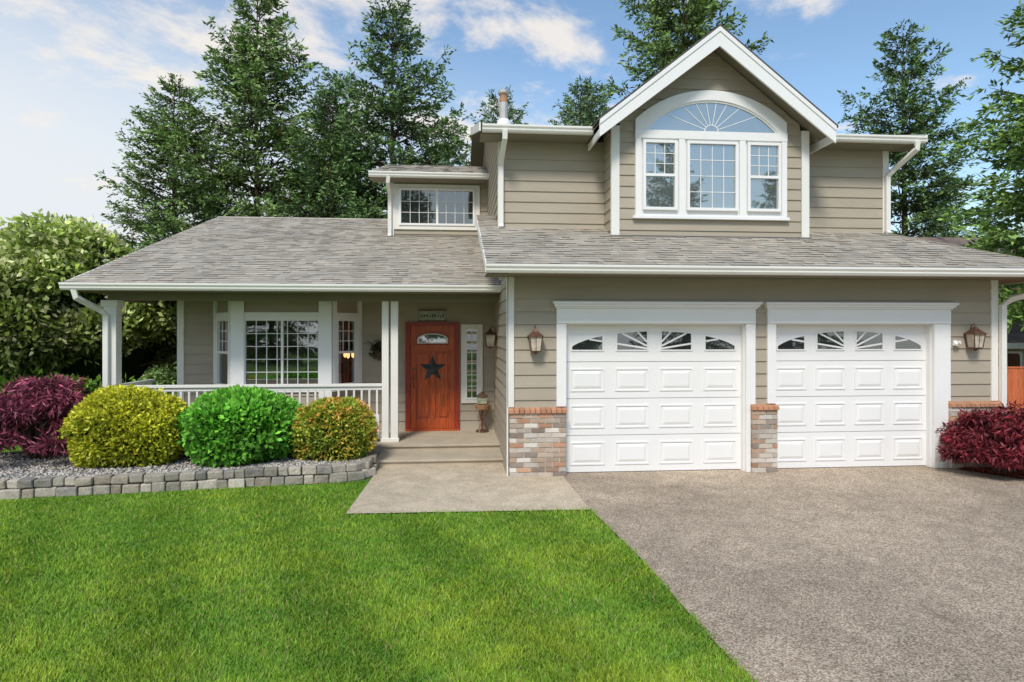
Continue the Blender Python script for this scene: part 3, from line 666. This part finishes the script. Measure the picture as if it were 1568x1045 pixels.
inst(B,(19.2,26,-.6),1.1,1.0); inst(Cc,(23.0,29,-.8),3.3,.66); inst(B,(21.6,24,-.8),4.1,.5); inst(Cc,(17.0,31,-.8),2.0,.6)
for (x,y,r,s_) in ((16,-26,.3,1.05),(23,-24,1.8,.9),(9,-31,2.5,1.0),(-4,-34,3.,1.1),(-14,-28,4.,1.),(-24,-24,5.,1.1)): inst(B if x>0 else A,(x,y,-.5),r,s_)
def blob(rg,center,rad,n,leafL,leafS,cin,cout,bump=.08,depth=.22,down=0.,zmin=None,sq=1.):
    d=unit(rg.normal(size=(n,3)))
    fr=rg.normal(size=(8,3))*3.6; ph=rg.random(8)*6.28; am=bump*.5
    nz=sum(np.sin(d@fr[i]+ph[i]) for i in range(8))*am
    dep=rg.random(n)**1.6*depth; r=1+nz-dep
    if sq!=1.: ds=np.sign(d)*np.abs(d)**sq
    else: ds=d
    P=np.array(center)+ds*np.array(rad)*r[:,None]
    D=d*.7+rg.normal(size=(n,3))*.65; D[:,2]-=down
    t=np.clip(1-dep/depth,0,1)*(.55+.45*np.clip(d[:,2]+.55,0,1)); t=(t*rg.uniform(.5,1.15,n))[:,None]  # shade put into leaf colour: inner and downward-facing leaves darker
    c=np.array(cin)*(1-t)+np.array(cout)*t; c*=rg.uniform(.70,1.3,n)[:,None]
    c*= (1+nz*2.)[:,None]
    L=rg.uniform(.7,1.3,n)*leafL; S=rg.uniform(.7,1.2,n)*leafS
    k=np.ones(n,bool)
    if zmin is not None: k=P[:,2]>zmin
    return P[k],D[k],L[k],S[k],np.clip(c[k],.001,1)
def sphere(center,rad,n=20):
    v=[];f=[]
    for i in range(n+1):
        for j in range(2*n):
            th=math.pi*i/n; p=math.pi*j/n; w=1+.04*math.sin(5*p+th*3)
            v.append((center[0]+rad[0]*w*math.sin(th)*math.cos(p),center[1]+rad[1]*w*math.sin(th)*math.sin(p),center[2]+rad[2]*math.cos(th)))
    for i in range(n):
        for j in range(2*n): f.append((i*2*n+j,(i+1)*2*n+j,(i+1)*2*n+(j+1)%(2*n),i*2*n+(j+1)%(2*n)))
    return np.array(v),np.array(f)
def shrub(name,seed,center,rad,n,L,S,cin,cout,bump=.06,tips=None,sq=.9,shoots=40):
    rg=np.random.default_rng(seed); parts=[blob(rg,center,rad,n,L,S,cin,cout,bump,zmin=.2,sq=sq)]
    for i in range(shoots):
        d=unit(rg.normal(size=3)); d[2]=abs(d[2])*.95-.15; q=np.array(center)+np.sign(d)*np.abs(d)**sq*np.array(rad)*.95
        sr=rg.uniform(.09,.17); parts.append(blob(rg,q,(sr,sr,sr*.8),int(n*.006),L,S,cin,np.array(cout)*rg.uniform(.75,1.2),.15,depth=.8,zmin=.2))
    if tips: parts.append(blob(rg,(center[0],center[1],center[2]+.01),[r*1.03 for r in rad],int(n*tips[1]),L,S,cout,tips[0],bump,depth=.05,zmin=.2,sq=sq))
    P,D,Lx,Sx,c=[np.concatenate(q) for q in zip(*parts)]
    v,f,cc=diamonds(P,D,Lx,Sx,c)
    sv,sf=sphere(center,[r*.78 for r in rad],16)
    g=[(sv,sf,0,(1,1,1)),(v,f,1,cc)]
    for q in range(3): g.append((*np_tube([(center[0]+.1*q-.1,center[1],.15),(center[0]+.2*q-.2,center[1],center[2])],[.02,.015]),2,(1,1,1)))
    return np_obj(name,g,["leafcore","leaf","bark"])
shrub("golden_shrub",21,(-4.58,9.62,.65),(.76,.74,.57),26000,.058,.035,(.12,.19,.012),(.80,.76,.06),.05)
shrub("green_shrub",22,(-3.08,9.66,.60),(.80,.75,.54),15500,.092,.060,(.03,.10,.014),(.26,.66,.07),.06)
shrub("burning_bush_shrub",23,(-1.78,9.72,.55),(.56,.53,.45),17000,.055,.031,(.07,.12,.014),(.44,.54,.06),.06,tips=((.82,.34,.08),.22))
# dogwood
rg=np.random.default_rng(5); parts=[]; g=[]
for i in range(72):
    d=unit(rg.normal(size=3)); d[2]=abs(d[2])*1.15-.3
    cc=np.array([-8.45,14.4,2.2])+d*np.array([2.85,1.8,2.25])*rg.uniform(.6,1.); rr=rg.uniform(.38,.76)
    low=np.clip((cc[2]-1.1)/1.9,.12,1)*rg.uniform(.8,1.15)  # painted shade: leaf and flower colours darkened low in the crown
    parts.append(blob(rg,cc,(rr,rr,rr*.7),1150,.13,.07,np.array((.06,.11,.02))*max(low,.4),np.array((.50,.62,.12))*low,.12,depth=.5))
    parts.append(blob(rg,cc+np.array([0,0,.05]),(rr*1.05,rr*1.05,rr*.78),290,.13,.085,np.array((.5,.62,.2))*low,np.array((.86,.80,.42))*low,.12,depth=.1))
    g.append((*np_tube([(-8.3+rg.normal()*.1,14.2,0),tuple((cc+np.array([-8.3,14.2,1.]))/2+rg.normal(size=3)*.1),tuple(cc)],[.07,.04,.01],n=5),2,(1,1,1)))
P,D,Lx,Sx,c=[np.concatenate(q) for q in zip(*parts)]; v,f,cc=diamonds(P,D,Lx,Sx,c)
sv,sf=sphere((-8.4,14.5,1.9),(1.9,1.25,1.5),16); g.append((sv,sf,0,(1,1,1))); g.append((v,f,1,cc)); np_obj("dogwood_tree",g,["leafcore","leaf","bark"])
def maple(name,seed,cx,cy,zt,r,n,zb=.2,cin=(.05,.01,.018),cout=(.36,.08,.13)):
    rg=np.random.default_rng(seed); parts=[];g=[]
    for i in range(38):
        a=rg.random()*6.28; q=math.sqrt(rg.random()); x=cx+r*.85*q*math.cos(a); y=cy+r*.70*q*math.sin(a); z=zb+(zt-zb)*(.92-.62*q**2.2)*rg.uniform(.74,1.0)-.05
        rr=r*rg.uniform(.2,.34)
        parts.append(blob(rg,(x,y,z),(rr,rr,rr*.40),n//38,.095,.024,cin,np.array(cout)*rg.uniform(.6,1.4),.15,depth=.6,down=.55))
        g.append((*np_tube([(cx+rg.normal()*.03,cy,zb-.05),(cx+(x-cx)*.35,cy+(y-cy)*.35,zb+(z-zb)*.65),(x,y,z)],[.035,.022,.006],n=5),0,(.6,.5,.5)))
    P,D,Lx,Sx,c=[np.concatenate(q) for q in zip(*parts)]; v,f,cc=diamonds(P,D,Lx,Sx,c)
    g.append((v,f,1,cc)); np_obj(name,g,["bark","leaf"])
maple("japanese_maple",31,-6.08,9.9,1.52,1.14,23000); maple("japanese_maple",32,7.80,8.55,1.08,.82,17000,.02,cin=(.04,.008,.012),cout=(.32,.045,.06))
def hedge(name,seed,x0,x1,y,h,n,cin,cout,d=.8,z0=0.,L=.13,S=.08):
    rg=np.random.default_rng(seed); parts=[];g=[]
    k=int((x1-x0)/.7)
    for i in range(k):
        cx=x0+(i+.5)*(x1-x0)/k; rr=rg.uniform(.55,.8); hh=h*rg.uniform(.8,1.1)
        parts.append(blob(rg,(cx,y+rg.normal()*.15,z0+hh*.5),(rr,d,hh*.55),n//k,L,S,cin,cout,.12,depth=.3))
    sv,sf=sphere(((x0+x1)/2,y,z0+h*.42),((x1-x0)/2,d*.7,h*.45),14); g.append((sv,sf,0,(1,1,1)))
    P,D,Lx,Sx,c=[np.concatenate(q) for q in zip(*parts)]; v,f,cc=diamonds(P,D,Lx,Sx,c); g.append((v,f,1,cc)); np_obj(name,g,["leafcore","leaf"])
hedge("hedge",41,-14,-6.2,12.9,1.05,16000,(.04,.09,.015),(.24,.42,.06)); hedge("hedge",42,-22,-10,19,1.4,12000,(.03,.07,.015),(.16,.28,.05))
hedge("tree_line",43,-60,-14,46,4.0,22000,(.012,.03,.012),(.05,.10,.04),2.,-1.6,.3,.2)
rg=np.random.default_rng(9)
n=260; P=np.tile([-1.38,11.86,1.70],(n,1))+rg.normal(size=(n,3))*[.06,.04,.07]; D=rg.normal(size=(n,3))+[0,-.3,.1]
v,f,cc=diamonds(P,D,rg.uniform(.06,.14,n),rg.uniform(.02,.035,n),np.tile([.07,.07,.03],(n,1))*rg.uniform(.5,1.5,(n,1)))
np_obj("hanging_plant",[(v,f,0,cc),(*np_tube([(-1.38,11.9,1.5),(-1.38,11.88,1.58),(-1.38,11.87,1.68)],[.02,.06,.09],8),1,(1,1,1))],["leaf","bark"])
m=9000; gx=R.uniform(-8.5,-1.3,m); gf=np.interp(gx,[p[0] for p in path[:9]],[p[1] for p in path[:9]])+.17; gy=gf+R.random(m)**1.5*(10.35-gf)
gc=np.array([.46,.42,.37])*R.uniform(.35,1.5,(m,1))*(1+R.normal(size=(m,3))*.04)
pebbles("gravel",gx,gy,np.full(m,.196),R.uniform(.012,.028,m),np.clip(gc,.03,.8))
m=2200; gx=R.uniform(7.5,10.5,m); gy=R.uniform(7.6,9.2,m); kk=(gy>np.interp(gx,[7.5,7.78,8.42,11],[8.72,8.2,7.93,7.05])); gx,gy=gx[kk],gy[kk]; m=len(gx)
pebbles("bark_chips",gx,gy,np.full(m,.02),R.uniform(.012,.03,m),np.array([.30,.075,.035])*R.uniform(.4,1.5,(m,1)),.4)
# lawn blades
def lawn():
    rg=np.random.default_rng(77); N=420000
    y=1/(1/2.6-(1/2.6-1/9.0)*rg.random(N)); x=rg.uniform(-.86,.56,N)*y*1.0-.2
    right=np.interp(y,[2,3.61,4.47,5.58,7.21],[1.78,1.715,1.685,1.665,1.545])+.012*np.sin(y*9)+.008*np.sin(y*23)
    front=np.interp(x,[-9,-6.8,-5.49,-4.42,-3.31,-2.13,-1.62,-1.2],[7.5,8.03,8.28,8.40,8.56,8.74,8.81,8.87])
    k=(x<right+rg.normal(0,.018,N))&(y<front)&((x<-1.2+rg.normal(0,.014,N))|(y<7.27+rg.normal(0,.016,N))); x,y=x[k],y[k]
    m=26000; x2=rg.uniform(-13,-5.7,m); y2=rg.uniform(10.4,12.4,m); x=np.concatenate([x,x2]); y=np.concatenate([y,y2]); n=len(x)
    nz=np.sin(x*2.1+1.3*np.sin(y*1.7))*.30+np.sin(y*3.1+x*1.2+2*np.sin(x*.9))*.25+np.sin(x*7.3+y*5.1)*.15+np.sin(x*5.7-y*8.3+2*np.sin(x*3))*.25+np.sin(x*13.7+3*np.sin(y*9))*.22+np.sin(y*17+x*9+2*np.sin(x*11))*.2
    stripe=np.tanh(2.2*np.sin((x*.93+y*.36)*5.4))*.5
    h=rg.uniform(.020,.046,n)*(1+.18*nz); w=rg.uniform(.0034,.006,n)*(1+.12*y/4)
    a=rg.random(n)*6.283; ln=rg.normal(size=(n,2))*.020; ln[:,1]+=stripe*.010
    b=np.stack([x,y,np.zeros(n)-.004],1); s=np.stack([np.cos(a)*w,np.sin(a)*w,0*a],1); tip=b+np.stack([ln[:,0],ln[:,1],h],1)
    v=np.stack([b-s,b+s,tip],1).reshape(-1,3); f=np.arange(3*n).reshape(n,3)
    base=np.array([.285,.53,.055]); c=base*(rg.uniform(.60,1.35,n)*(1+.22*nz+.12*stripe))[:,None]; c[:,0]*=1+.25*np.clip(nz,-1,1)+rg.random(n)*.30
    dry=rg.random(n)<.05; c[dry]=[.54,.48,.20]
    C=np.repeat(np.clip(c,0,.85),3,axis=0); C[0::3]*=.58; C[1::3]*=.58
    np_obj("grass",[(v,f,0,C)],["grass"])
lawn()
# fence + neighbour
mb=MB(); x=8.6
while x<20:
    c_=random.uniform(.8,1.2); mb.box(x,x+.138,12.6+random.uniform(-.004,.004),12.62,-.1,1.24,"fence",(c_,c_,c_)); x+=.142
mb.box(8.6,20,12.625,12.66,.3,.38,"fence"); mb.box(8.6,20,12.59,12.67,1.245,1.28,"fence")
mb.done("wooden_fence")
nb=empty("neighbour_house"); mb=MB()
mb.box(14.4,26,17.0,27,-1,1.75,"nwall"); mb.box(16.5,26,18.5,27,1.75,3.4,"nwall")
mb.prism([(14.0,16.5,1.62),(26,16.5,1.62),(26,19.5,3.0),(14.0,19.5,3.0)],(0,0,.08),"nroof")
mb.prism([(15.0,19.0,3.35),(26.5,18.0,3.35),(26.5,23.5,5.6),(16.5,23.5,5.6)],(0,0,.08),"nroof")
mb.box(14.0,26,16.45,16.5,1.54,1.70,"trim"); mb.box(15.1,16.1,16.95,16.99,.9,1.45,"trim"); mb.box(15.18,15.55,16.93,16.948,.96,1.39,"glass_dark"); mb.box(15.65,16.02,16.93,16.948,.96,1.39,"glass_dark")
mb.prism([(14.6,18.0,2.35),(20,18.0,4.35),(20,18.0,4.52),(14.6,18.0,2.52)],(0,.05,0),"trim")
mb.prism([(14.9,18.06,1.8),(20,18.06,1.8),(20,18.06,4.35),(14.9,18.06,2.45)],(0,.1,0),"nwall")
mb.done("walls_and_roof",nb)
# ------------------------------------------------------------------ light, world, camera
EL=48; AZ=200
sun=bpy.data.lights.new("sun",'SUN'); sun.energy=2.9; sun.angle=D2R(13); sun.color=(1,.95,.87)
so=bpy.data.objects.new("sun",sun); sc.collection.objects.link(so)
dv=Vector((math.sin(D2R(AZ))*math.cos(D2R(EL)),math.cos(D2R(AZ))*math.cos(D2R(EL)),math.sin(D2R(EL))))
so.rotation_euler=dv.to_track_quat('Z','Y').to_euler(); so.location=dv*50
w=bpy.data.worlds.new("World"); sc.world=w; w.use_nodes=True; n,l=w.node_tree.nodes,w.node_tree.links
bg=n["Background"]; bg.inputs["Strength"].default_value=.15
sky=n.new("ShaderNodeTexSky"); sky.sky_type='NISHITA'; sky.sun_disc=False; sky.sun_elevation=D2R(EL); sky.sun_rotation=D2R(AZ); sky.air_density=1.; sky.dust_density=.5; sky.ozone_density=1.6
grade=n.new("ShaderNodeVectorMath"); grade.operation='MULTIPLY'; grade.inputs[1].default_value=(1.25,1.32,1.28); l.new(sky.outputs[0],grade.inputs[0])
tc=n.new("ShaderNodeTexCoord"); sx=n.new("ShaderNodeSeparateXYZ"); l.new(tc.outputs["Generated"],sx.inputs[0])
def math_(op,a,b=None,clamp=False):
    q=n.new("ShaderNodeMath"); q.operation=op; q.use_clamp=clamp
    for i,vv in enumerate((a,b)):
        if vv is None: continue
        if isinstance(vv,(int,float)): q.inputs[i].default_value=vv
        else: l.new(vv,q.inputs[i])
    return q.outputs[0]
def mrange(src,a,b,c=0.,d=1.,smooth=True):
    q=n.new("ShaderNodeMapRange"); q.interpolation_type='SMOOTHSTEP' if smooth else 'LINEAR'
    for i,vv in enumerate((a,b,c,d)): q.inputs[i+1].default_value=vv
    l.new(src,q.inputs[0]); return q.outputs[0]
def toward(d):
    q=n.new("ShaderNodeVectorMath"); q.operation='DOT_PRODUCT'; d=Vector(d).normalized(); q.inputs[1].default_value=d; l.new(tc.outputs["Generated"],q.inputs[0]); return q.outputs["Value"]
zc=math_('MAXIMUM',math_('ADD',sx.outputs[2],.12),.05)
cv=n.new("ShaderNodeCombineXYZ"); l.new(math_('DIVIDE',sx.outputs[0],zc),cv.inputs[0]); l.new(math_('DIVIDE',sx.outputs[1],zc),cv.inputs[1])
cn=n.new("ShaderNodeTexNoise"); cn.inputs["Scale"].default_value=2.4; cn.inputs["Detail"].default_value=7; cn.inputs["Roughness"].default_value=.6; cn.inputs["Distortion"].default_value=.3
mp=n.new("ShaderNodeMapping"); mp.inputs["Location"].default_value=(3.1,1.7,.0); l.new(cv.outputs[0],mp.inputs[0]); l.new(mp.outputs[0],cn.inputs["Vector"])
bias=math_('ADD',mrange(toward((-.33,.80,.45)),.955,1.,0,.15),mrange(toward((.04,.93,.36)),.965,1.,0,.09))
cm=math_('MULTIPLY',mrange(math_('ADD',cn.outputs["Fac"],bias),.56,.72),.90,True)
hz=mrange(math_('ADD',sx.outputs[2],math_('MULTIPLY',sx.outputs[0],.30)),.44,.04)
m1=n.new("ShaderNodeMix"); m1.data_type='RGBA'; l.new(hz,m1.inputs[0]); l.new(grade.outputs[0],m1.inputs[6]); m1.inputs[7].default_value=(5.45,5.75,6.05,1)
m2=n.new("ShaderNodeMix"); m2.data_type='RGBA'; l.new(cm,m2.inputs[0]); l.new(m1.outputs[2],m2.inputs[6]); m2.inputs[7].default_value=(6.3,5.9,5.5,1)
l.new(m2.outputs[2],bg.inputs["Color"])
cam=bpy.data.cameras.new("camera"); co_=bpy.data.objects.new("camera",cam); sc.collection.objects.link(co_); sc.camera=co_
co_.location=(0,0,2.05); co_.rotation_euler=(D2R(90),0,D2R(-5.1)); cam.sensor_width=36; cam.lens=22.61; cam.shift_y=-.0105; cam.clip_start=.1; cam.clip_end=3000
sc.view_settings.view_transform='Standard'; sc.view_settings.look='None'; sc.view_settings.exposure=0
